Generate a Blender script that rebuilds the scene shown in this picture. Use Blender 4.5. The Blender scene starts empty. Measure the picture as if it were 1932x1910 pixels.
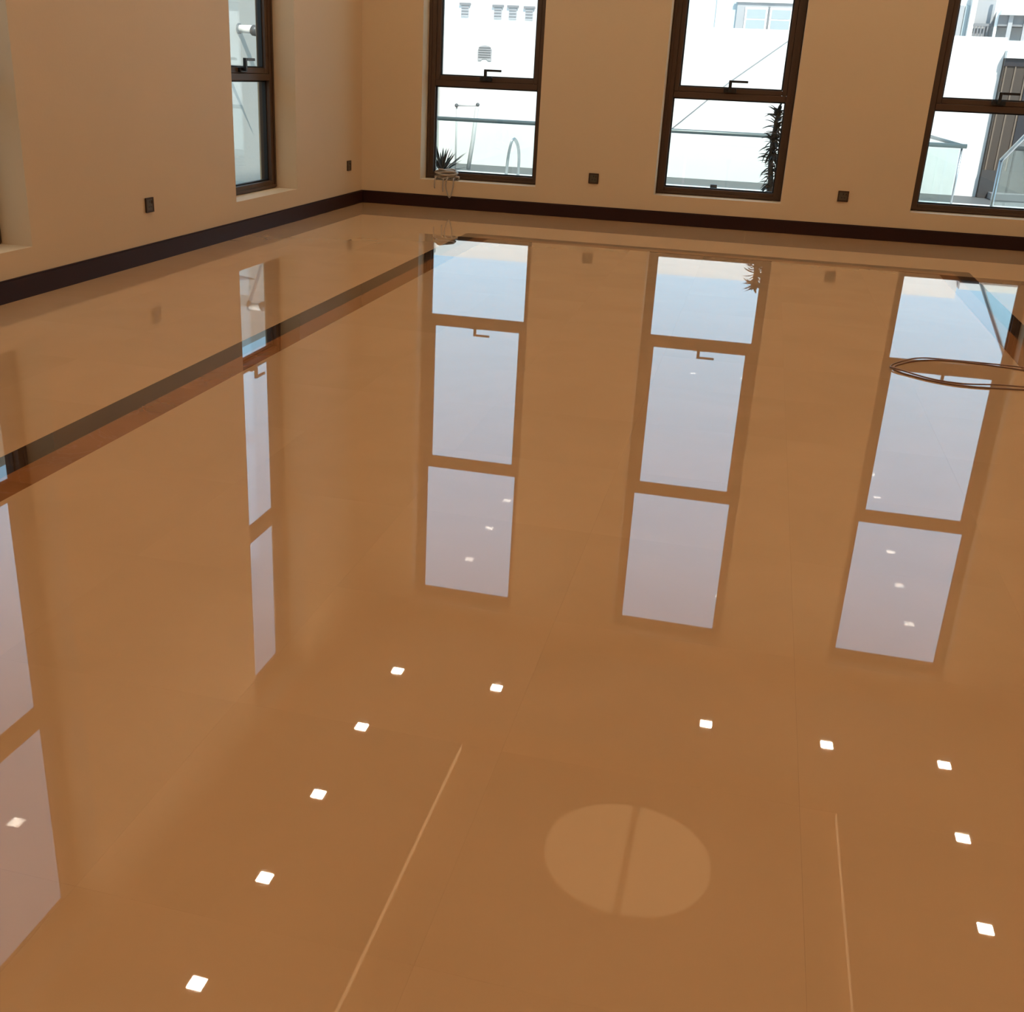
import bpy, bmesh, math, random
from mathutils import Vector, Matrix

# ------------------------------------------------------------------ camera, sky, sun, exposure
# All coordinates below are in "eye heights"; S turns them into metres.
S = 1.4
sc = bpy.context.scene
col = sc.collection

cam_d = bpy.data.cameras.new('camera')
cam = bpy.data.objects.new('camera', cam_d)
col.objects.link(cam)
R_ = [[0.967903329309087, -0.21574699478199194, -0.1289045358198243],
      [0.2477812115670236, 0.9049860221728159, 0.34583922690493263],
      [0.04204302922914944, -0.3666790611888859, 0.9293970355982819]]   # columns: right, forward, up
cam.matrix_world = Matrix(((R_[0][0], R_[0][2], -R_[0][1], 0),
                           (R_[1][0], R_[1][2], -R_[1][1], 0),
                           (R_[2][0], R_[2][2], -R_[2][1], 1.0 * S),
                           (0, 0, 0, 1)))
cam_d.sensor_width = 36
cam_d.sensor_fit = 'HORIZONTAL'
cam_d.lens = 2024.506 / 1932 * 36
cam_d.shift_x = (966 - 905.371) / 1932
cam_d.shift_y = -(955 - 934.489) / 1932
cam_d.clip_start = 0.05
cam_d.clip_end = 500
sc.camera = cam

SUN = Vector((0.40, -1.0, 1.10)).normalized()          # towards the sun
wd = bpy.data.worlds.new('sky')
sc.world = wd
wd.use_nodes = True
wn, wl = wd.node_tree.nodes, wd.node_tree.links
for n in list(wn):
    wn.remove(n)
wo = wn.new('ShaderNodeOutputWorld')
wb = wn.new('ShaderNodeBackground')
# a hazy midday sky: the same all round, its colour changing with elevation only
wt = wn.new('ShaderNodeTexCoord')
wx = wn.new('ShaderNodeSeparateXYZ')
wr = wn.new('ShaderNodeValToRGB')
wr.color_ramp.interpolation = 'EASE'
els = wr.color_ramp.elements
stops = ((0.0, (0.48, 0.60, 0.70)), (0.20, (0.42, 0.66, 0.86)), (0.38, (0.45, 0.71, 0.96)), (0.58, (0.27, 0.44, 0.60)), (1.0, (0.19, 0.32, 0.46)))
els[0].position, els[0].color = stops[0][0], (*stops[0][1], 1)
els[1].position, els[1].color = stops[-1][0], (*stops[-1][1], 1)
for p_, c_ in stops[1:-1]:
    e_ = els.new(p_)
    e_.color = (*c_, 1)
wl.new(wt.outputs['Generated'], wx.inputs[0])
wl.new(wx.outputs['Z'], wr.inputs[0])
wl.new(wr.outputs[0], wb.inputs[0])
wb.inputs['Strength'].default_value = 2.5
wl.new(wb.outputs[0], wo.inputs[0])

sun_d = bpy.data.lights.new('sun', 'SUN')
sun_d.energy = 7.0
sun_d.angle = math.radians(0.6)
sun_d.color = (1.0, 0.96, 0.9)
sun = bpy.data.objects.new('sun', sun_d)
sun.rotation_euler = SUN.to_track_quat('Z', 'Y').to_euler()
sun.location = (4, -6, 14)
col.objects.link(sun)

LAMP = 275.0                                            # radiance of a downlight lens
sc.view_settings.view_transform = 'Standard'
sc.view_settings.look = 'None'
sc.view_settings.gamma = 1.0
sc.view_settings.use_curve_mapping = False
sc.view_settings.exposure = 0.0
sc.cycles.max_bounces = 12
sc.cycles.diffuse_bounces = 6
sc.cycles.glossy_bounces = 8
sc.cycles.transmission_bounces = 8
sc.cycles.transparent_max_bounces = 24
sc.cycles.sample_clamp_indirect = 20

random.seed(4)

# ------------------------------------------------------------------ materials
def mat(name, c, rough=0.5, metal=0.0, var=0.06, scale=3.0, bump=0.0, bscale=40.0, rnd=0.0, ior=1.5, spec=0.5, coat=0.0):
    m = bpy.data.materials.new(name)
    m.use_nodes = True
    N, L = m.node_tree.nodes, m.node_tree.links
    b = N['Principled BSDF']
    b.inputs['Roughness'].default_value = rough
    b.inputs['Metallic'].default_value = metal
    b.inputs['IOR'].default_value = ior
    b.inputs['Specular IOR Level'].default_value = spec
    b.inputs['Coat Weight'].default_value = coat
    tc = N.new('ShaderNodeTexCoord')
    nz = N.new('ShaderNodeTexNoise')
    nz.inputs['Scale'].default_value = scale
    nz.inputs['Detail'].default_value = 4
    L.new(tc.outputs['Object'], nz.inputs['Vector'])
    mp = N.new('ShaderNodeMapRange')
    mp.inputs['To Min'].default_value = 1 - var
    mp.inputs['To Max'].default_value = 1 + var
    L.new(nz.outputs[0], mp.inputs['Value'])
    val = mp.outputs[0]
    if rnd:
        oi = N.new('ShaderNodeObjectInfo')
        mr = N.new('ShaderNodeMapRange')
        mr.inputs['To Min'].default_value = 1 - rnd
        mr.inputs['To Max'].default_value = 1 + rnd
        L.new(oi.outputs['Random'], mr.inputs['Value'])
        mu = N.new('ShaderNodeMath'); mu.operation = 'MULTIPLY'
        L.new(val, mu.inputs[0]); L.new(mr.outputs[0], mu.inputs[1])
        val = mu.outputs[0]
    vm = N.new('ShaderNodeVectorMath'); vm.operation = 'SCALE'
    vm.inputs[0].default_value = c
    L.new(val, vm.inputs['Scale'])
    L.new(vm.outputs[0], b.inputs['Base Color'])
    if bump:
        bn = N.new('ShaderNodeTexNoise')
        bn.inputs['Scale'].default_value = bscale
        bn.inputs['Detail'].default_value = 2
        L.new(tc.outputs['Object'], bn.inputs['Vector'])
        bu = N.new('ShaderNodeBump')
        bu.inputs['Strength'].default_value = bump
        bu.inputs['Distance'].default_value = 0.01
        L.new(bn.outputs[0], bu.inputs['Height'])
        L.new(bu.outputs[0], b.inputs['Normal'])
    return m

def marble(name, c1, c2, vein, rough=0.012, ior=1.65, rnd=0.04):
    m = bpy.data.materials.new(name)
    m.use_nodes = True
    N, L = m.node_tree.nodes, m.node_tree.links
    b = N['Principled BSDF']
    b.inputs['Roughness'].default_value = rough
    b.inputs['IOR'].default_value = ior
    geo = N.new('ShaderNodeNewGeometry')
    oi = N.new('ShaderNodeObjectInfo')
    ad = N.new('ShaderNodeVectorMath'); ad.operation = 'MULTIPLY_ADD'      # each slab is cut from another spot of the block
    ad.inputs[1].default_value = (1, 1, 1)
    cb = N.new('ShaderNodeCombineXYZ')
    sm = N.new('ShaderNodeMath'); sm.operation = 'MULTIPLY'; sm.inputs[1].default_value = 60
    L.new(oi.outputs['Random'], sm.inputs[0])
    L.new(sm.outputs[0], cb.inputs['Z'])
    L.new(geo.outputs['Position'], ad.inputs[0]); L.new(cb.outputs[0], ad.inputs[2])
    n1 = N.new('ShaderNodeTexNoise'); n1.inputs['Scale'].default_value = 1.6; n1.inputs['Detail'].default_value = 5
    n1.inputs['Distortion'].default_value = 0.8
    L.new(ad.outputs[0], n1.inputs['Vector'])
    r1 = N.new('ShaderNodeValToRGB')
    r1.color_ramp.elements[0].position = 0.3; r1.color_ramp.elements[0].color = (*c1, 1)
    r1.color_ramp.elements[1].position = 0.7; r1.color_ramp.elements[1].color = (*c2, 1)
    L.new(n1.outputs[0], r1.inputs[0])
    n2 = N.new('ShaderNodeTexNoise'); n2.inputs['Scale'].default_value = 2.4; n2.inputs['Detail'].default_value = 8
    n2.inputs['Distortion'].default_value = 2.2
    L.new(ad.outputs[0], n2.inputs['Vector'])
    r2 = N.new('ShaderNodeValToRGB')                                        # fine pale veins
    e = r2.color_ramp.elements
    e[0].position = 0.485; e[0].color = (0, 0, 0, 1)
    e[1].position = 0.515; e[1].color = (0, 0, 0, 1)
    k = e.new(0.5); k.color = (vein, vein, vein, 1)
    L.new(n2.outputs[0], r2.inputs[0])
    mx = N.new('ShaderNodeMixRGB'); mx.blend_type = 'ADD'; mx.inputs[0].default_value = 1
    L.new(r1.outputs[0], mx.inputs[1]); L.new(r2.outputs[0], mx.inputs[2])
    mr = N.new('ShaderNodeMapRange'); mr.inputs['To Min'].default_value = 1 - rnd; mr.inputs['To Max'].default_value = 1 + rnd
    L.new(oi.outputs['Random'], mr.inputs['Value'])
    vm = N.new('ShaderNodeVectorMath'); vm.operation = 'SCALE'
    L.new(mx.outputs[0], vm.inputs[0]); L.new(mr.outputs[0], vm.inputs['Scale'])
    L.new(vm.outputs[0], b.inputs['Base Color'])
    return m

def glass(name, tint, ior=1.5):
    m = bpy.data.materials.new(name)
    m.use_nodes = True
    N, L = m.node_tree.nodes, m.node_tree.links
    for n in list(N):
        N.remove(n)
    out = N.new('ShaderNodeOutputMaterial')
    tr = N.new('ShaderNodeBsdfTransparent')
    gl = N.new('ShaderNodeBsdfGlossy'); gl.inputs['Roughness'].default_value = 0.0
    tc = N.new('ShaderNodeTexCoord'); nz = N.new('ShaderNodeTexNoise'); nz.inputs['Scale'].default_value = 0.7
    L.new(tc.outputs['Object'], nz.inputs['Vector'])
    mp = N.new('ShaderNodeMapRange'); mp.inputs['To Min'].default_value = 0.98; mp.inputs['To Max'].default_value = 1.02
    L.new(nz.outputs[0], mp.inputs['Value'])
    vm = N.new('ShaderNodeVectorMath'); vm.operation = 'SCALE'; vm.inputs[0].default_value = tint
    L.new(mp.outputs[0], vm.inputs['Scale']); L.new(vm.outputs[0], tr.inputs['Color'])
    g = N.new('ShaderNodeNewGeometry')
    io = N.new('ShaderNodeMix'); io.data_type = 'FLOAT'
    io.inputs[2].default_value = ior; io.inputs[3].default_value = 1.0 / ior
    L.new(g.outputs['Backfacing'], io.inputs[0])
    fr = N.new('ShaderNodeFresnel')
    L.new(io.outputs[0], fr.inputs['IOR'])
    mx = N.new('ShaderNodeMixShader')
    L.new(fr.outputs[0], mx.inputs[0]); L.new(tr.outputs[0], mx.inputs[1]); L.new(gl.outputs[0], mx.inputs[2])
    L.new(mx.outputs[0], out.inputs[0])
    return m

def emit(name, c, s):
    m = bpy.data.materials.new(name)
    m.use_nodes = True
    N, L = m.node_tree.nodes, m.node_tree.links
    for n in list(N):
        N.remove(n)
    out = N.new('ShaderNodeOutputMaterial'); e = N.new('ShaderNodeEmission')
    e.inputs[0].default_value = (*c, 1); e.inputs[1].default_value = s
    L.new(e.outputs[0], out.inputs[0])
    return m

M = dict(
    wall=mat('beige_wall_paint', (0.605, 0.448, 0.270), 0.55, var=0.03, scale=0.8, bump=0.05, bscale=60),
    ceil=mat('cream_ceiling_paint', (0.60, 0.43, 0.26), 0.7, var=0.02, scale=0.7),
    tile=marble('beige_marble', (0.456, 0.269, 0.128), (0.490, 0.291, 0.142), 0.0, rnd=0.016),
    bed=mat('tile_bed', (0.50, 0.30, 0.15), 0.3, var=0.05),
    dark=marble('dark_brown_marble', (0.022, 0.012, 0.007), (0.045, 0.024, 0.013), 0.01, rnd=0.1),
    brown=marble('brown_marble', (0.20, 0.075, 0.022), (0.27, 0.105, 0.034), 0.015, rnd=0.06),
    base=mat('dark_wood_skirting', (0.022, 0.005, 0.003), 0.45, var=0.25, scale=2.0, spec=0.25),
    frame=mat('bronze_frame', (0.070, 0.036, 0.018), 0.42, metal=0.15, var=0.12, scale=5),
    gasket=mat('black_gasket', (0.008, 0.008, 0.008), 0.5),
    handle=mat('black_handle', (0.008, 0.008, 0.009), 0.3),
    glass=glass('window_glass', (0.95, 0.97, 0.96)),
    rglass=glass('railing_glass', (0.94, 0.98, 0.97)),
    sock=mat('bronze_socket_plate', (0.060, 0.030, 0.014), 0.35, metal=0.3),
    sock2=mat('dark_socket_insert', (0.075, 0.058, 0.034), 0.4),
    trim=mat('white_lamp_trim', (0.75, 0.72, 0.66), 0.5),
    lens=emit('lamp_lens', (1.0, 0.85, 0.66), LAMP),
    cove=emit('warm_strip_light', (1.0, 0.60, 0.30), 1.7),
    glow=emit('warm_disc_light', (1.0, 0.56, 0.25), 0.95),
    off=mat('unlit_lens', (0.6, 0.55, 0.45), 0.5),
    render=mat('white_render', (0.66, 0.655, 0.64), 0.8, var=0.03, scale=0.6, bump=0.1, bscale=30),
    nwall=mat('grey_white_render', (0.47, 0.455, 0.41), 0.8, var=0.05, scale=1.2, bump=0.2, bscale=25),
    bluewall=mat('pale_blue_render', (0.46, 0.53, 0.55), 0.8, var=0.03, scale=0.5),
    grey=mat('grey_panel', (0.18, 0.18, 0.185), 0.6, var=0.1, scale=1.5),
    lgrey=mat('light_grey_panel', (0.33, 0.33, 0.335), 0.6, var=0.1, scale=1.5),
    hglass=mat('house_window_pane', (0.34, 0.39, 0.40), 0.1, var=0.1, scale=0.8),
    deck=mat('pale_stone_deck', (0.74, 0.72, 0.69), 0.6, var=0.04, scale=1.5),
    strip=mat('grey_paving', (0.085, 0.09, 0.092), 0.6, var=0.1, scale=2.5),
    steel=mat('brushed_steel', (0.42, 0.43, 0.44), 0.3, metal=1.0),
    rail=mat('dark_rail_metal', (0.10, 0.13, 0.13), 0.4, metal=0.4),
    annex=mat('brown_cladding', (0.037, 0.026, 0.018), 0.6, var=0.15, scale=1.5),
    plinth=mat('dark_plinth', (0.030, 0.028, 0.028), 0.6),
    annexd=mat('dark_opening', (0.010, 0.010, 0.014), 0.4),
    trimb=mat('bronze_batten', (0.12, 0.088, 0.062), 0.5),
    leafd=mat('dark_yucca_leaf', (0.016, 0.026, 0.024), 0.45, var=0.3, scale=6, rnd=0.4),
    bark=mat('dark_bark', (0.030, 0.026, 0.022), 0.8, var=0.3, scale=10),
    pot=mat('grey_planter', (0.15, 0.15, 0.15), 0.7),
    cord=mat('grey_beige_cable', (0.36, 0.31, 0.25), 0.5),
    cord2=mat('brown_cable', (0.20, 0.095, 0.042), 0.45),
    white=mat('white_metal', (0.80, 0.80, 0.78), 0.4),
    greymetal=mat('grey_fitting', (0.07, 0.08, 0.085), 0.4),
    post=mat('pale_post', (0.40, 0.40, 0.40), 0.5),
    cable=mat('grey_shadow_line', (0.32, 0.32, 0.32), 0.6),  # grey of the modelled shadow line on the garden wall
)

# ------------------------------------------------------------------ helpers
ORG = {}
def tag(o, label=None, cat=None, group=None, kind=None):
    if label: o['label'] = label
    if cat: o['category'] = cat
    if group: o['group'] = group
    if kind: o['kind'] = kind
    return o

def empty(name, p):
    o = bpy.data.objects.new(name, None)
    o.empty_display_size = 0.1
    o.location = Vector(p) * S
    col.objects.link(o)
    ORG[o.name] = Vector(p)
    return o

def build(name, bm, m, parent=None, origin=None, smooth=False):
    """bm in eye heights and world axes -> one mesh object (metres), its origin at the base of its own box"""
    bmesh.ops.recalc_face_normals(bm, faces=bm.faces[:])
    co = [v.co for v in bm.verts]
    if origin is None:
        origin = Vector(((min(c.x for c in co) + max(c.x for c in co)) / 2,
                         (min(c.y for c in co) + max(c.y for c in co)) / 2, min(c.z for c in co)))
    origin = Vector(origin)
    for v in bm.verts:
        v.co = (v.co - origin) * S
    me = bpy.data.meshes.new(name)
    bm.to_mesh(me); bm.free()
    if smooth:
        for p in me.polygons:
            p.use_smooth = True
    me.materials.append(M[m])
    o = bpy.data.objects.new(name, me)
    col.objects.link(o)
    ORG[o.name] = origin
    if parent:
        o.parent = parent
        o.location = (origin - ORG[parent.name]) * S
    else:
        o.location = origin * S
    return o

def abox(bm, x0, x1, y0, y1, z0, z1):
    v = [bm.verts.new(p) for p in ((x0, y0, z0), (x1, y0, z0), (x1, y1, z0), (x0, y1, z0),
                                   (x0, y0, z1), (x1, y0, z1), (x1, y1, z1), (x0, y1, z1))]
    for f in ((0, 3, 2, 1), (4, 5, 6, 7), (0, 1, 5, 4), (1, 2, 6, 5), (2, 3, 7, 6), (3, 0, 4, 7)):
        bm.faces.new([v[i] for i in f])
    return v

def box(name, x0, x1, y0, y1, z0, z1, m, parent=None, bevel=0.0):
    bm = bmesh.new()
    abox(bm, x0, x1, y0, y1, z0, z1)
    if bevel:
        bmesh.ops.bevel(bm, geom=bm.edges[:], offset=bevel, segments=2, affect='EDGES', profile=0.7)
    return build(name, bm, m, parent)

def boxes(name, lst, m, parent=None, bevel=0.0):
    bm = bmesh.new()
    for b in lst:
        abox(bm, *b)
    if bevel:
        bmesh.ops.bevel(bm, geom=bm.edges[:], offset=bevel, segments=1, affect='EDGES')
    return build(name, bm, m, parent)

def atube(bm, pts, r, n=8, closed=False):
    pts = [Vector(p) for p in pts]
    rings = []
    up = Vector((0.13, 0.21, 0.97)).normalized()
    k = len(pts)
    for i, p in enumerate(pts):
        a = pts[i - 1] if i > 0 else (pts[-1] if closed else p)
        b = pts[(i + 1) % k] if (i < k - 1 or closed) else p
        t = (b - a).normalized()
        u = t.cross(up)
        if u.length < 1e-3:
            u = t.cross(Vector((1, 0, 0)))
        u.normalize(); w = t.cross(u).normalized()
        rr = r[i] if isinstance(r, (list, tuple)) else r
        rings.append([bm.verts.new(p + (u * math.cos(2 * math.pi * j / n) + w * math.sin(2 * math.pi * j / n)) * rr) for j in range(n)])
    for i in range(k if closed else k - 1):
        A, B = rings[i], rings[(i + 1) % k]
        for j in range(n):
            bm.faces.new((A[j], A[(j + 1) % n], B[(j + 1) % n], B[j]))
    if not closed:
        bm.faces.new(rings[0][::-1]); bm.faces.new(rings[-1])

def tube(name, pts, r, m, parent=None, n=8, closed=False):
    bm = bmesh.new()
    atube(bm, pts, r, n, closed)
    return build(name, bm, m, parent, smooth=True)

def spline(pts, per=8):
    P = [Vector(p) for p in pts]
    out = []
    for i in range(len(P) - 1):
        p0, p1, p2, p3 = P[max(i - 1, 0)], P[i], P[i + 1], P[min(i + 2, len(P) - 1)]
        for k in range(per):
            t = k / per
            out.append(0.5 * ((2 * p1) + (p2 - p0) * t + (2 * p0 - 5 * p1 + 4 * p2 - p3) * t * t + (3 * p1 - p0 - 3 * p2 + p3) * t ** 3))
    out.append(P[-1])
    return out

def ball(bm, c, r, n=12):
    bmesh.ops.create_uvsphere(bm, u_segments=n, v_segments=n // 2 + 2, radius=r, matrix=Matrix.Translation(Vector(c)))

# ------------------------------------------------------------------ room shell
X0, X1 = -3.048, 2.53            # left and right wall faces
Y0, YN = 8.286, -3.0             # back wall face, wall behind the camera
ZC, ZT = 3.62, 3.86              # ceiling, tray
TH = 0.27                        # wall thickness
WZ0, WZ1 = 0.207, 3.46           # window openings
BW = [(-2.567, -1.652), (-0.757, 0.158), (1.045, 1.960)]         # openings in the back wall
LW = [(6.110, 7.025), (3.225, 4.140)]                            # openings in the left wall

bm = bmesh.new()
xs = [X0 - TH] + [v for w in BW for v in w] + [X1 + TH]
for i in range(0, len(xs), 2):
    abox(bm, xs[i], xs[i + 1], Y0, Y0 + TH, -0.3, 4.05)
for a, b in BW:
    abox(bm, a, b, Y0, Y0 + TH, -0.3, WZ0)
    abox(bm, a, b, Y0, Y0 + TH, WZ1, 4.05)
tag(build('wall_back', bm, 'wall'), kind='structure')
bm = bmesh.new()
ys = [YN] + [v for w in LW[::-1] for v in w] + [Y0]
for i in range(0, len(ys), 2):
    abox(bm, X0 - TH, X0, ys[i], ys[i + 1], -0.3, 4.05)
for a, b in LW:
    abox(bm, X0 - TH, X0, a, b, -0.3, WZ0)
    abox(bm, X0 - TH, X0, a, b, WZ1, 4.05)
tag(build('wall_left', bm, 'wall'), kind='structure')
tag(box('wall_right', X1, X1 + TH, YN, Y0, -0.3, 4.05, 'wall'), kind='structure')
tag(box('wall_front', X0 - TH, X1 + TH, YN - TH, YN, -0.3, 4.05, 'wall'), kind='structure')

# ceiling with its recessed tray
TX0, TX1, TY0, TY1 = -1.667, 1.105, 1.30, 6.78
bm = bmesh.new()
abox(bm, X0, TX0, YN, Y0, ZC, 4.0)
abox(bm, TX1, X1, YN, Y0, ZC, 4.0)
abox(bm, TX0, TX1, YN, TY0, ZC, 4.0)
abox(bm, TX0, TX1, TY1, Y0, ZC, 4.0)
abox(bm, TX0, TX1, TY0, TY1, ZT, 4.0)
ceiling = tag(build('ceiling', bm, 'ceil'), kind='structure')
# round medallion of two half discs in the tray
med = empty('round_ceiling_light', (-0.285, 5.91, ZT))
tag(med, 'dimly glowing round ceiling light of two half discs, mirrored in the floor', 'ceiling light')
for sgn in (-1, 1):
    bm = bmesh.new()
    rr, n = 0.53, 28
    ring = [(-0.285 + sgn * (0.024 + rr * math.sin(math.pi * i / n)), 5.91 + rr * math.cos(math.pi * i / n)) for i in range(n + 1)]
    A = [bm.verts.new((x, y, ZT - 0.03)) for x, y in ring]
    B = [bm.verts.new((x, y, ZT)) for x, y in ring]
    bm.faces.new(A); bm.faces.new(B[::-1])
    for i in range(n + 1):
        j = (i + 1) % (n + 1)
        bm.faces.new((A[i], A[j], B[j], B[i]))
    build('half_disc', bm, 'glow', med)

# skirting with a small top chamfer
def skirting(name, x0, x1, y0, y1, chamfer_edges):
    bm = bmesh.new()
    abox(bm, x0, x1, y0, y1, 0, 0.094)
    es = [e for e in bm.edges if all(abs(v.co.z - 0.094) < 1e-6 for v in e.verts) and chamfer_edges(e)]
    bmesh.ops.bevel(bm, geom=es, offset=0.006, segments=2, affect='EDGES')
    return tag(build(name, bm, 'base'), kind='structure')
SK = 0.014
skirting('baseboard_back', X0, X1, Y0 - SK, Y0, lambda e: all(abs(v.co.y - (Y0 - SK)) < 1e-6 for v in e.verts))
skirting('baseboard_left', X0, X0 + SK, YN, Y0 - SK, lambda e: all(abs(v.co.x - (X0 + SK)) < 1e-6 for v in e.verts))
skirting('baseboard_right', X1 - SK, X1, YN, Y0 - SK, lambda e: all(abs(v.co.x - (X1 - SK)) < 1e-6 for v in e.verts))

# ------------------------------------------------------------------ floor: marble slabs and inlaid strips
floor = tag(box('floor', X0, X1, YN, Y0, -0.10, -0.004, 'bed'), kind='structure')
GAP = 0.00006
_cache = {}
def slab(name, x0, x1, y0, y1, m):
    key = (round(x1 - x0, 4), round(y1 - y0, 4), m)
    c = Vector(((x0 + x1) / 2, (y0 + y1) / 2, -0.004))
    if key not in _cache:
        bm = bmesh.new()
        w, h = (x1 - x0) / 2 - GAP, (y1 - y0) / 2 - GAP
        abox(bm, -w, w, -h, h, 0, 0.004)
        for v in bm.verts:
            v.co *= S
        bmesh.ops.recalc_face_normals(bm, faces=bm.faces[:])
        me = bpy.data.meshes.new(name)
        bm.to_mesh(me); bm.free()
        me.materials.append(M[m])
        _cache[key] = me
    o = bpy.data.objects.new(name, _cache[key])
    col.objects.link(o)
    o.parent = floor
    o.location = (c - ORG['floor']) * S
    return o

def grid(xs, ys, m):
    for i in range(len(xs) - 1):
        for j in range(len(ys) - 1):
            slab('floor_slab', xs[i], xs[i + 1], ys[j], ys[j + 1], m)

def cuts(a, b, step, through):
    k = math.ceil((a - through) / step + 1e-6)
    out = [a]
    v = through + k * step
    while v < b - 1e-6:
        if v - out[-1] > 0.04:
            out.append(v)
        v += step
    if b - out[-1] < 0.04 and len(out) > 1:
        out[-1] = b
    else:
        out.append(b)
    return out

BO, BM_, BI = -1.850, -1.752, -1.655          # left strip: outer, middle, inner edge
RO, RM, RI = 1.285, 1.188, 1.092              # right strip
FO, FM, FI = 7.045, 6.948, 6.852              # far strip
YS = 0.0                                      # slabs reach just behind the camera's feet
PX = (RI - BI) / 6
grid([BI + PX * i for i in range(7)], cuts(YS, FI, PX, 1.866), 'tile')
ysb = cuts(YS, Y0, PX, 1.866)
grid([X0 + (BO - X0) / 3 * i for i in range(4)], ysb, 'tile')
grid([RO + (X1 - RO) / 3 * i for i in range(4)], ysb, 'tile')
grid([BO + (RO - BO) / 7 * i for i in range(8)], [FO + (Y0 - FO) / 3 * i for i in range(4)], 'tile')
slab('floor_slab', X0, X1, YN, YS, 'tile')
for a, b, m in ((BO, BM_, 'dark'), (BM_, BI, 'brown'), (RM, RO, 'dark'), (RI, RM, 'brown')):
    ytop = FO if m == 'dark' else FM
    yy = cuts(YS, ytop, 0.90, 0.35)
    for j in range(len(yy) - 1):
        slab('inlay_strip', a, b, yy[j], yy[j + 1], m)
for a, b, x0, x1, m in ((FM, FO, BM_, RM, 'dark'), (FI, FM, BI, RI, 'brown')):
    xx = cuts(x0, x1, 0.90, x0)
    for j in range(len(xx) - 1):
        slab('inlay_strip', xx[j], xx[j + 1], a, b, m)

# ------------------------------------------------------------------ windows
def window(n, to_world, w, label):
    """local axes: a along the wall 0..w, d outwards from the inner wall face, z up"""
    def bxs(name, lst, m, parent, bevel=0.0):
        bm = bmesh.new()
        for a0, a1, d0, d1, z0, z1 in lst:
            vs = abox(bm, a0, a1, d0, d1, z0, z1)
            for v in vs:
                v.co = to_world(*v.co)
        if bevel:
            bmesh.ops.bevel(bm, geom=bm.edges[:], offset=bevel, segments=1, affect='EDGES')
        return build(name, bm, m, parent)
    root = empty('window_%d' % n, to_world(w / 2, 0.19, WZ0))
    root['kind'] = 'structure'
    root['label'] = label
    D0, D1 = 0.155, 0.235
    F, FB = 0.058, 0.050
    T1 = (0.888, 0.930)          # lower transom
    T2 = (2.165, 2.215)          # upper transom
    fr = bxs('window_frame', [(0, F, D0, D1, WZ0, WZ1), (w - F, w, D0, D1, WZ0, WZ1),
                         (F, w - F, D0, D1, WZ0, WZ0 + FB), (F, w - F, D0, D1, WZ1 - F, WZ1),
                         (F, w - F, D0, D1, *T1), (F, w - F, D0, D1, *T2)], 'frame', root, 0.003)
    # a raised moulding line on the frame
    k = 0.016
    bxs('frame_lip', [(0.008, k + 0.008, D0 - 0.008, D0, WZ0 + 0.008, WZ1 - 0.008), (w - k - 0.008, w - 0.008, D0 - 0.008, D0, WZ0 + 0.008, WZ1 - 0.008),
                      (0.024, w - 0.024, D0 - 0.008, D0, WZ0 + 0.008, WZ0 + 0.024), (0.024, w - 0.024, D0 - 0.008, D0, WZ1 - 0.024, WZ1 - 0.008)], 'frame', fr)
    # opening sash in the middle light
    q = 0.034
    z0, z1 = T1[1], T2[0]
    sash = bxs('sash', [(F, F + q, D0 + 0.006, D1 - 0.01, z0, z1), (w - F - q, w - F, D0 + 0.006, D1 - 0.01, z0, z1),
                        (F + q, w - F - q, D0 + 0.006, D1 - 0.01, z0, z0 + q), (F + q, w - F - q, D0 + 0.006, D1 - 0.01, z1 - q, z1)], 'frame', root, 0.003)
    lights = ((F, w - F, WZ0 + FB, T1[0], fr), (F + q, w - F - q, z0 + q, z1 - q, sash), (F, w - F, T2[1], WZ1 - F, fr))
    for a0, a1, b0, b1, par in lights:
        g = 0.009
        bxs('gasket', [(a0, a0 + g, 0.183, 0.207, b0, b1), (a1 - g, a1, 0.183, 0.207, b0, b1),
                       (a0 + g, a1 - g, 0.183, 0.207, b0, b0 + g), (a0 + g, a1 - g, 0.183, 0.207, b1 - g, b1)], 'gasket', par)
        bxs('pane', [(a0 + 0.004, a1 - 0.004, 0.191, 0.197, b0 + 0.004, b1 - 0.004)], 'glass', root)
    c = w / 2
    h = bxs('handle', [(c - 0.045, c + 0.045, D0 - 0.014, D0 + 0.008, z0 + 0.006, z0 + 0.036)], 'handle', sash, 0.003)
    bxs('lever', [(c - 0.012, c + 0.010, D0 - 0.034, D0 - 0.014, z0 + 0.014, z0 + 0.090),
                  (c + 0.010, c + 0.122, D0 - 0.034, D0 - 0.018, z0 + 0.074, z0 + 0.090)], 'handle', h, 0.002)
    return root

bl = ['tall bronze framed window nearest the room corner in the back wall',
      'tall bronze framed window in the middle of the back wall',
      'tall bronze framed window at the right edge of the back wall']
for i, (a, b) in enumerate(BW):
    window(i + 1, lambda s, d, z, a=a: Vector((a + s, Y0 + d, z)), b - a, bl[i])
ll = ['narrow looking bronze framed window in the left wall', 'nearer left wall window, seen only in the floor reflection']
for i, (a, b) in enumerate(LW):
    window(i + 4, lambda s, d, z, b=b: Vector((X0 - d, b - (0.915 - s), z)), b - a, ll[i])

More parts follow.
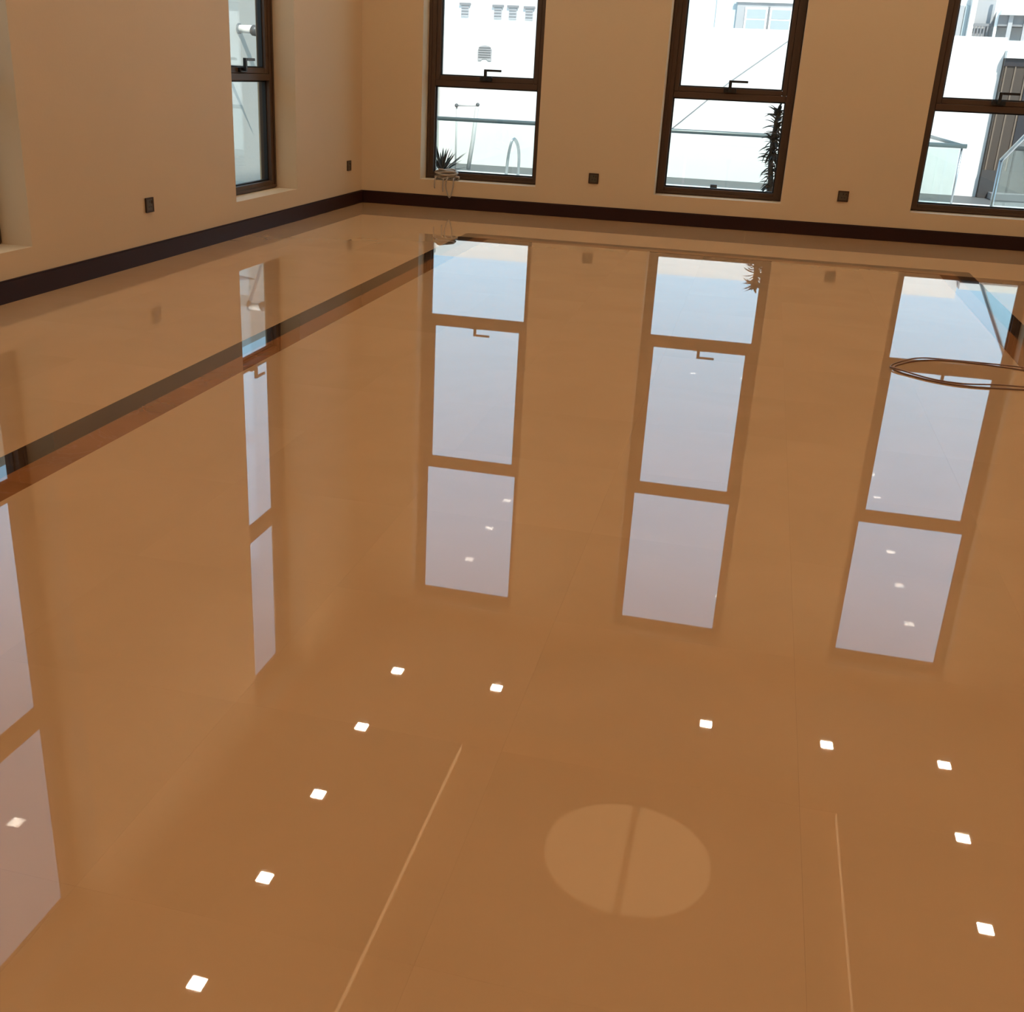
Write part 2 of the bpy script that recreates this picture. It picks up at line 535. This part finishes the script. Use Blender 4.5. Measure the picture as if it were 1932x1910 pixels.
# ------------------------------------------------------------------ sockets
def socket(pos, side, label):
    x, z = pos[0], pos[1]
    P = (lambda a, d, h: Vector((x + a, Y0 - d, z + h))) if side == 'back' else (lambda a, d, h: Vector((X0 + d, x + a, z + h)))
    root = empty('wall_socket', P(0, 0, -0.036))
    tag(root, label, 'socket', 'dark wall sockets above the skirting')
    def part(name, lst, m, parent=root, bevel=0.0):
        bm = bmesh.new()
        for a0, a1, d0, d1, h0, h1 in lst:
            for v in abox(bm, a0, a1, d0, d1, h0, h1):
                v.co = P(*v.co)
        if bevel:
            bmesh.ops.bevel(bm, geom=bm.edges[:], offset=bevel, segments=2, affect='EDGES')
        return build(name, bm, m, parent)
    r = 0.037
    part('plate', [(-r, r, 0, 0.006, -r, r)], 'sock', root, 0.002)
    part('rim', [(-r, -r + 0.007, 0.006, 0.009, -r, r), (r - 0.007, r, 0.006, 0.009, -r, r),
                 (-r + 0.007, r - 0.007, 0.006, 0.009, -r, -r + 0.007), (-r + 0.007, r - 0.007, 0.006, 0.009, r - 0.007, r)], 'sock')
    f = part('face', [(-r + 0.010, r - 0.010, 0.006, 0.008, -r + 0.010, r - 0.010)], 'sock2')
    for a, h, ww, hh in ((-0.003, 0.010, 0.006, 0.011), (-0.014, -0.012, 0.010, 0.005), (0.006, -0.012, 0.010, 0.005)):
        part('pin_hole', [(a, a + ww, 0.008, 0.0085, h, h + hh)], 'gasket', f)
    part('rocker', [(0.014, 0.023, 0.008, 0.0115, 0.006, 0.022)], 'sock', f)
    return root
socket((-1.212, 0.296), 'back', 'dark square socket on the back wall between corner window and middle window')
socket((0.580, 0.286), 'back', 'dark square socket on the back wall between middle and right windows')
socket((5.116, 0.289), 'left', 'dark square socket on the left wall, left of the narrow window')
socket((7.998, 0.296), 'left', 'dark square socket on the left wall beside the room corner')

# ------------------------------------------------------------------ downlights round the ceiling tray
lamp_i = 0
def downlight(x, y, lit, label):
    root = empty('downlight', (x, y, ZC - 0.006))
    tag(root, label, 'downlight', 'square ceiling downlights')
    r, t = 0.042, 0.008
    boxes('lamp_trim', [(x - r - t, x - r, y - r - t, y + r + t, ZC - 0.006, ZC), (x + r, x + r + t, y - r - t, y + r + t, ZC - 0.006, ZC),
                        (x - r, x + r, y - r - t, y - r, ZC - 0.006, ZC), (x - r, x + r, y + r, y + r + t, ZC - 0.006, ZC)], 'trim', root)
    box('lamp_lens', x - r, x + r, y - r, y + r, ZC - 0.004, ZC - 0.001, 'lens' if lit else 'off', root)
ST = 0.850
ordn = ['first', 'second', 'third', 'fourth', 'fifth', 'sixth', 'seventh', 'eighth', 'ninth', 'tenth', 'eleventh']
for k in range(11):  # nearest lamps of both rows are unseen, added to brighten the near floor
    downlight(-2.376, 7.331 - ST * k, True, '%s lit ceiling downlight from the back wall in the left row' % ordn[k])
    downlight(1.868, 7.331 - ST * k, True, '%s lit ceiling downlight from the back wall in the right row' % ordn[k])
for x, lit, t in ((-1.537, True, 'second lit ceiling downlight from the left in the back row'),
                  (-0.700, False, 'unlit ceiling downlight in the middle of the back row'),
                  (0.131, True, 'lit ceiling downlight just right of the unlit one in the back row'),
                  (1.030, True, 'second lit ceiling downlight from the right in the back row')):
    downlight(x, 7.331, lit, t)

for i, x in enumerate((-1.537, -0.700, 0.131, 1.030)):  # unseen row closing the ring, added for a brighter floor near the camera
    downlight(x, 7.331 - ST * 10, True, '%s lit ceiling downlight from the left in the unseen added row behind the camera' % ordn[i + 1])
# warm light strips on the sides of the tray
for nm, a, b in (('left', TX0, TX0 + 0.010), ('right', TX1 - 0.010, TX1)):
    cv = empty('cove_light', ((a + b) / 2, (TY0 + TY1) / 2, 3.76))
    tag(cv, 'warm light strip along the %s side of the recessed ceiling tray' % nm, 'light strip', 'tray light strips')
    box('strip_lens', a, b, TY0 + 0.05, TY1 - 0.05, 3.775, 3.835, 'cove', cv)
    box('strip_channel', a, b, TY0 + 0.05, TY1 - 0.05, 3.76, 3.775, 'trim', cv)

# ------------------------------------------------------------------ cables indoors
C = [(1.45, 4.42), (1.25, 4.47), (1.094, 4.504), (0.95, 4.535), (0.82, 4.545), (0.706, 4.495), (0.630, 4.410), (0.592, 4.338),
     (0.602, 4.270), (0.655, 4.215), (0.735, 4.165), (0.84, 4.145), (1.034, 4.178), (1.25, 4.22), (1.45, 4.30)]
C2 = [(1.42, 4.46), (1.10, 4.525), (0.82, 4.56), (0.70, 4.51), (0.615, 4.425), (0.580, 4.340), (0.600, 4.285), (0.71, 4.207), (0.82, 4.178), (0.95, 4.19), (1.10, 4.225), (1.30, 4.26)]
fc = empty('floor_cable', (1.0, 4.35, 0))
tag(fc, 'thin brown cable looped on the polished floor at the right edge', 'cable')
tube('cable_strand', spline([(x, y, 0.003) for x, y in C], 8), 0.0030, 'cord2', fc)
tube('cable_strand', spline([(x, y, 0.003 + 0.006 * (i in (0, 1, 3, 6, 9))) for i, (x, y) in enumerate(C2)], 8), 0.0028, 'cord2', fc)

cc = empty('cable_coil', (-2.37, Y0 + 0.08, WZ0))
tag(cc, 'grey coiled cable heaped on the corner window sill with loops hanging down', 'cable')
rng = random.Random(8)
pts = []
for i in range(210):
    t = i / 150
    a = t * 2 * math.pi * 7
    rx, ry = 0.075 + 0.018 * math.sin(a * 0.37 + 1), 0.044 + 0.012 * math.cos(a * 0.53)
    pts.append((-2.372 + rx * math.cos(a) + 0.006 * math.sin(3.1 * a), Y0 + 0.070 + ry * math.sin(a),
                WZ0 + 0.009 + 0.045 * t + 0.007 * math.sin(2 * a + t * 9)))
tube('coil', pts, 0.0085, 'cord', cc, n=7)
for k, (xa, xb, zb, y_) in enumerate(((-2.300, -2.345, 0.085, 0.018), (-2.383, -2.372, 0.128, 0.012), (-2.450, -2.440, 0.150, 0.010))):
    lp = spline([(xa, Y0 + 0.03, WZ0 + 0.02), (xa + 0.005, Y0 - y_ * 0.6, WZ0 + 0.008), (xa + 0.004, Y0 - y_, WZ0 - 0.05), ((xa + xb) / 2 + 0.004, Y0 - y_ - 0.010, zb),
                 (xb - 0.006, Y0 - y_, WZ0 - 0.05), (xb - 0.004, Y0 - y_ * 0.6, WZ0 + 0.008), (xb, Y0 + 0.03, WZ0 + 0.02)], 8)
    tube('hanging_loop', lp, 0.005, 'cord', cc, n=6)

# ------------------------------------------------------------------ outside: ground, walls
G = -0.30
tag(box('ground', -30, 30, YN - 12, 60, G - 0.2, G - 0.02, 'deck'), kind='structure')
tag(box('terrace', -4.8, 9.0, Y0 + TH, 15.2, G - 0.02, G, 'deck'), kind='structure')
tag(box('paving_strip', -4.8, 9.0, 15.2, 16.4, G - 0.02, G - 0.004, 'strip'), kind='structure')
wg = tag(box('wall_garden', -9.0, 2.870, 16.4, 16.65, G - 0.02, 1.705, 'render'), kind='structure')
# arched vent in the garden wall
K = 16.4 / 15.8
ax, az = -3.982 * K, 1 + 0.246 * K
bm = bmesh.new()
pr = [(-0.10, -0.10), (-0.055, -0.10), (-0.03, -0.075), (0.03, -0.075), (0.055, -0.10), (0.10, -0.10), (0.105, 0.05), (0.07, 0.095), (0.0, 0.11), (-0.07, 0.095), (-0.105, 0.05)]
A = [bm.verts.new((ax + a, 16.385, az + b)) for a, b in pr]
B = [bm.verts.new((ax + a, 16.40, az + b)) for a, b in pr]
bm.faces.new(A); bm.faces.new(B[::-1])
for i in range(len(pr)):
    j = (i + 1) % len(pr)
    bm.faces.new((A[i], A[j], B[j], B[i]))
av = build('vent', bm, 'lgrey', wg)
for i in range(5):
    box('vent_slat', ax - 0.09, ax + 0.09, 16.375, 16.385, az - 0.055 + i * 0.032, az - 0.045 + i * 0.032, 'grey', av)
cb = tube('wall_shadow_line', [(0.127 * K + 0.15, 16.385, 1 + 0.563 * K + 0.12), (-0.6, 16.385, 1.02), (-1.299 * K - 0.1, 16.385, 0.345 - 0.09)], 0.0055, 'cable')  # slim grey tube drawn in place of a diagonal shadow line
tag(cb, 'thin grey tube in place of a diagonal shadow line on the white garden wall outside', 'cable')
nw = tag(box('wall_neighbour', -5.05, -4.80, -4.0, 16.4, G - 0.02, 1.66, 'nwall'), kind='structure')

# flood light with its long shadow on the neighbour wall
wlp = empty('wall_lamp', (-4.80, 9.80, 1.22))
tag(wlp, 'small white spotlight with a grey head on the wall outside the left window', 'lamp')
tube('mount_plate', [(-4.80, 9.80, 1.275), (-4.785, 9.80, 1.275)], 0.046, 'greymetal', wlp, n=16)
tube('lamp_body', [(-4.785, 9.80, 1.275), (-4.67, 9.80, 1.272)], [0.034, 0.036], 'white', wlp, n=16)
tube('lamp_head', [(-4.67, 9.80, 1.270), (-4.655, 9.80, 1.266), (-4.62, 9.80, 1.262), (-4.605, 9.80, 1.260)], [0.036, 0.048, 0.048, 0.034], 'greymetal', wlp, n=16)
tube('lamp_lens', [(-4.605, 9.80, 1.260), (-4.600, 9.80, 1.260)], 0.028, 'hglass', wlp, n=16)
wbk = tube('wall_spike', [(-4.80, 9.50, 0.94), (-4.70, 9.50, 0.94), (-4.585, 9.50, 0.94)], [0.026, 0.022, 0.004], 'greymetal')
tag(wbk, 'tapering grey bracket on the outside wall whose long shadow shows through the left window', 'bracket')

# ------------------------------------------------------------------ glass railing round the terrace
gr = empty('glass_railing', (-1.4, 12.0, G))
tag(gr, 'long glass railing with dark top rail beyond the back windows', 'railing')
RZ = 0.505
tube('top_rail', [(-4.7, 12.0, RZ), (1.93, 12.0, RZ + 0.012)], 0.022, 'rail', gr, n=10)
tube('side_rail', [(1.90, 12.0, RZ + 0.010), (1.90, 15.1, RZ)], 0.020, 'rail', gr, n=10)
px = [-4.7, -3.4, -2.1, -0.8, 0.5, 1.88]
for i in range(5):
    box('glass_panel', px[i] + 0.012, px[i + 1] - 0.012, 11.995, 12.005, G + 0.03, RZ - 0.018, 'rglass', gr)
for i in range(2):
    box('glass_panel', 1.895, 1.905, 12.03 + i * 1.55, 13.55 + i * 1.55, G + 0.03, RZ - 0.018, 'rglass', gr)
box('base_channel', -4.7, 1.92, 11.97, 12.03, G, G + 0.05, 'steel', gr)
box('side_channel', 1.87, 1.93, 12.03, 15.1, G, G + 0.05, 'steel', gr)
tube('corner_post', [(1.89, 12.02, G + 0.05), (1.89, 12.02, RZ)], 0.010, 'steel', gr)

# stair railing just outside the right window
srl = empty('stair_railing', (1.99, 10.5, G))
tag(srl, 'steel stair railing with glass panels just outside the right window', 'railing')
tube('newel_post', [(1.985, 10.5, G), (1.985, 10.5, 0.485)], 0.016, 'steel', srl, n=10)
tube('hand_rail', [(1.985, 10.5, 0.480), (2.045, 10.1, 0.690), (2.165, 9.3, 1.10)], 0.017, 'steel', srl, n=10)
def slanted(name, y0, y1, zlo0, zlo1, zhi0, zhi1, m):
    bm = bmesh.new()
    fx = lambda y: 1.985 + (10.5 - y) * 0.15
    P = [(y0, zlo0), (y1, zlo1), (y1, zhi1), (y0, zhi0)]
    A = [bm.verts.new((fx(y) - 0.005, y, z)) for y, z in P]
    B = [bm.verts.new((fx(y) + 0.005, y, z)) for y, z in P]
    bm.faces.new(A); bm.faces.new(B[::-1])
    for i in range(4):
        j = (i + 1) % 4
        bm.faces.new((A[i], A[j], B[j], B[i]))
    build(name, bm, m, srl)
slanted('glass_panel', 10.47, 10.24, G + 0.03, G + 0.03, 0.46, 0.585, 'rglass')
slanted('glass_panel', 10.22, 9.4, G + 0.03, G + 0.03, 0.595, 1.025, 'rglass')
box('base_rail', 1.96, 2.02, 9.4, 10.5, G, G + 0.03, 'steel', srl)

# ------------------------------------------------------------------ pool things
pl = empty('pool_ladder', (-3.24, 14.6, G))
tag(pl, 'curved steel pool ladder handrails on the terrace beyond the corner window', 'ladder')
def arch(x, lean):
    return spline([(x - 0.07, 14.5, G), (x - 0.055 + lean, 14.5, -0.05), (x - 0.03 + lean, 14.52, 0.12), (x + lean * 0.5, 14.56, 0.190), (x + 0.045, 14.62, 0.10), (x + 0.06, 14.66, -0.06), (x + 0.06, 14.66, G)], 8)
tube('ladder_rail', arch(-3.235, 0.0), 0.011, 'steel', pl, n=10)
tube('ladder_rail', [(p[0] - 0.045, p[1] + 0.28, p[2]) for p in arch(-3.235, 0.0)], 0.011, 'steel', pl, n=10)

pf = empty('post_frame', (-4.15, 15.5, G))
tag(pf, 'pale frame of two posts and a crossbar standing by the white garden wall', 'frame')
tube('upright', [(-4.275, 15.5, G), (-4.283, 15.5, 0.53)], 0.012, 'post', pf)
tube('upright', [(-4.085, 15.5, G), (-4.03, 15.5, 0.10), (-3.990, 15.5, 0.53)], 0.030, 'post', pf)
tube('crossbar', [(-4.283, 15.5, 0.548), (-3.980, 15.5, 0.560)], 0.012, 'post', pf)
for x, z in ((-4.283, 0.548), (-3.975, 0.572)):
    bm = bmesh.new(); ball(bm, (x, 15.48, z), 0.027)
    build('finial', bm, 'greymetal', pf, smooth=True)
sp = empty('deck_fixture', (-0.435, 10.2, G))  # dark box on a thin stem, standing in for a small dark fitting
tag(sp, 'small dark fixture outside at the foot of the middle window', 'lamp')
tube('stem', [(-0.405, 10.2, G), (-0.405, 10.2, 0.10)], 0.010, 'greymetal', sp)
box('head', -0.435, -0.375, 10.17, 10.23, 0.10, 0.15, 'annexd', sp, 0.006)

# ------------------------------------------------------------------ plants
def leaf_mesh(L_, w, droop, name):
    bm = bmesh.new()
    n = 6
    rows = []
    for i in range(n + 1):
        t = i / n
        ww = w * (0.55 + 0.9 * t - 0.2 * t * t) * (1 - t ** 3) * 0.5
        z = -droop * t * t * L_
        x = t * L_
        if i == n:
            rows.append([bm.verts.new((x, 0, z))])
        else:
            rows.append([bm.verts.new((x, -ww, z + ww * 0.5)), bm.verts.new((x, 0, z)), bm.verts.new((x, ww, z + ww * 0.5))])
    for i in range(n - 1):
        a, b = rows[i], rows[i + 1]
        bm.faces.new((a[0], a[1], b[1], b[0])); bm.faces.new((a[1], a[2], b[2], b[1]))
    a, tip = rows[n - 1], rows[n][0]
    bm.faces.new((a[0], a[1], tip)); bm.faces.new((a[1], a[2], tip))
    bmesh.ops.solidify(bm, geom=bm.faces[:], thickness=0.003)
    for v in bm.verts:
        v.co *= S
    bmesh.ops.recalc_face_normals(bm, faces=bm.faces[:])
    me = bpy.data.meshes.new(name)
    bm.to_mesh(me); bm.free()
    me.materials.append(M['leafd'])
    return me
LEAF = [leaf_mesh(0.26, 0.028, 0.10, 'leaf'), leaf_mesh(0.22, 0.030, 0.45, 'leaf'), leaf_mesh(0.30, 0.030, 0.0, 'leaf'), leaf_mesh(0.16, 0.050, 0.55, 'leaf'), leaf_mesh(0.16, 0.050, 0.15, 'leaf')]
def leaf(parent, p, az, el, kind, s=1.0):
    o = bpy.data.objects.new('leaf', LEAF[kind])
    col.objects.link(o)
    o.parent = parent
    o.location = (Vector(p) - ORG[parent.name]) * S
    o.rotation_euler = (0, -el, az)
    o.scale = (s, s, s)
    return o
rng = random.Random(3)
# slender yucca outside the middle window
yu = empty('yucca_tree', (0.075, 10.6, G))
tag(yu, 'tall slender dark yucca with spiky leaves outside the middle window', 'plant')
trunk = spline([(0.085, 10.6, G), (0.100, 10.6, 0.05), (0.060, 10.6, 0.40), (0.066, 10.6, 0.72)], 6)
tube('trunk', trunk, [0.030 - 0.012 * i / (len(trunk) - 1) for i in range(len(trunk))], 'bark', yu, n=9)
for i in range(210):
    t = rng.random() ** 0.8
    z = 0.02 + 0.76 * t
    p = (0.088 - 0.02 * t, 10.6, z)
    az = rng.uniform(0, 2 * math.pi)
    el = rng.uniform(-0.5, 0.9) if t < 0.85 else rng.uniform(0.3, 1.4)
    leaf(yu, p, az, el, rng.choice((3, 3, 4)), rng.uniform(0.55, 0.95) * (0.85 if t < 0.45 else 1.0))
# low spiky plant outside the corner window
ag = empty('spiky_plant', (-3.02, 10.5, G))
tag(ag, 'low grey green plant of long pointed leaves outside the corner window', 'plant')
tube('stem', [(-3.03, 10.5, G), (-3.03, 10.5, 0.10)], [0.035, 0.025], 'bark', ag, n=9)
for i in range(34):
    az = rng.uniform(0, 2 * math.pi)
    el = rng.uniform(0.15, 1.35)
    leaf(ag, (-3.03 + 0.015 * math.cos(az), 10.5 + 0.015 * math.sin(az), 0.06 + 0.04 * rng.random()), az, el, rng.choice((0, 2, 2)), rng.uniform(0.75, 1.05))

# ------------------------------------------------------------------ pool house right of the terrace
an = empty('pool_house', (4.4, 16.3, G))
tag(an, 'dark brown clad pool house with a white flat roof beyond the right window', 'building')
AX, AY = 2.875, 16.3
boxes('body', [(AX, 6.2, AY, 18.2, G, 1.455)], 'annex', an)
box('roof_slab', AX, 6.3, AY - 0.06, 18.3, 1.455, 1.545, 'render', an)
for x in (AX + 0.02, AX + 0.135, AX + 0.27, AX + 1.2, AX + 1.9, AX + 2.6):
    box('batten', x, x + 0.018, AY - 0.015, AY, G, 1.455, 'trimb', an)
box('fascia', AX, 6.2, AY - 0.02, AY, 1.36, 1.455, 'annexd', an)
box('plinth', AX, 6.2, AY - 0.02, AY, G, 0.06, 'plinth', an)
box('step', AX + 0.12, 6.2, AY - 0.30, AY - 0.02, G, -0.22, 'grey', an)
box('doorway', AX + 0.30, AX + 1.15, AY - 0.012, AY, 0.06, 1.36, 'annexd', an)

# ------------------------------------------------------------------ houses behind the garden wall
HY = 25.0
def hx(x20): return x20 * HY / 20
def hz(z20): return 1 + (z20 - 1) * HY / 20
ha = empty('white_house', (-6.2, HY, G))
tag(ha, 'plain white house with small square vents seen through the corner window', 'building')
box('body', -10.5, -2.75, HY, HY + 7, G, 2.95, 'render', ha)
for x, z in ((-6.785, 2.253), (-6.04, 2.233), (-5.706, 2.230), (-5.340, 2.222)):
    v = box('vent', x - 0.085, x + 0.085, HY - 0.03, HY, z - 0.13, z + 0.10, 'lgrey', ha)
    box('vent_hood', x - 0.125, x + 0.125, HY - 0.06, HY, z + 0.10, z + 0.145, 'grey', v)
    for i in range(3):
        box('louvre', x - 0.075, x + 0.075, HY - 0.04, HY - 0.03, z - 0.09 + i * 0.06, z - 0.07 + i * 0.06, 'grey', v)

hb = empty('pale_house', (-0.4, HY, G))
tag(hb, 'pale bluish house with a wide grey framed window seen through the middle window', 'building')
box('body', -2.70, 1.6, HY + 0.02, HY + 7, G, 2.95, 'bluewall', hb)
box('corner_pier', -1.36, -1.20, HY - 0.02, HY + 0.02, G, 2.95, 'render', hb)
wx0, wx1 = hx(-0.75), hx(0.30)
fw = box('window_surround', wx0, wx1, HY - 0.06, HY + 0.02, 1.90, 2.80, 'lgrey', hb)
for i in range(2):
    a = wx0 + 0.17 + i * 0.50
    wn_ = box('window', a, a + 0.46, HY - 0.09, HY - 0.06, 1.95, 2.48, 'white', hb)
    box('pane', a + 0.04, a + 0.42, HY - 0.10, HY - 0.09, 2.02, 2.24, 'hglass', wn_)
    box('pane', a + 0.04, a + 0.42, HY - 0.10, HY - 0.09, 2.27, 2.44, 'hglass', wn_)
box('cornice', wx0 - 0.04, wx1 + 0.04, HY - 0.11, HY - 0.06, 2.57, 2.63, 'white', fw)
box('mullion', wx0 + 0.635, wx0 + 0.665, HY - 0.11, HY - 0.06, 1.92, 2.50, 'grey', fw)

hc = empty('balcony_house', (5.0, HY, G))
tag(hc, 'grey and white house with balcony slab and columns seen through the right window', 'building')
box('body', 3.15, 9.5, HY + 0.5, HY + 7, G, 2.95, 'render', hc)
for i in range(4):
    box('glazing_strip', 3.24 + i * 0.105, 3.32 + i * 0.105, HY + 0.46, HY + 0.5, G, 2.66, 'hglass' if i % 2 else 'lgrey', hc)
box('pier', 3.64, 3.74, HY + 0.3, HY + 0.5, G, 2.95, 'render', hc)
box('balcony_back', 3.74, 4.10, HY + 0.40, HY + 0.5, G, 2.95, 'lgrey', hc)
box('balustrade_rail', 3.74, 4.10, HY + 0.28, HY + 0.32, 2.28, 2.33, 'grey', hc)
for i in range(6):
    box('baluster', 3.76 + i * 0.06, 3.785 + i * 0.06, HY + 0.285, HY + 0.315, 1.75, 2.28, 'grey', hc)
box('column', 4.10, 4.15, HY + 0.1, HY + 0.16, G, 2.95, 'white', hc)
box('balcony_slab', 4.15, 9.0, HY - 0.1, HY + 0.5, 2.48, 2.56, 'white', hc)
box('beam', 4.15, 9.0, HY + 0.05, HY + 0.5, 2.28, 2.48, 'grey', hc)
for x in (4.33, 4.62, 5.3, 6.1):
    box('pillar', x, x + 0.08, HY + 0.02, HY + 0.10, G, 2.48, 'lgrey', hc)
boxes('parapet', [(4.15, 9.0, HY - 0.05, HY + 0.02, G, 2.02)], 'render', hc)
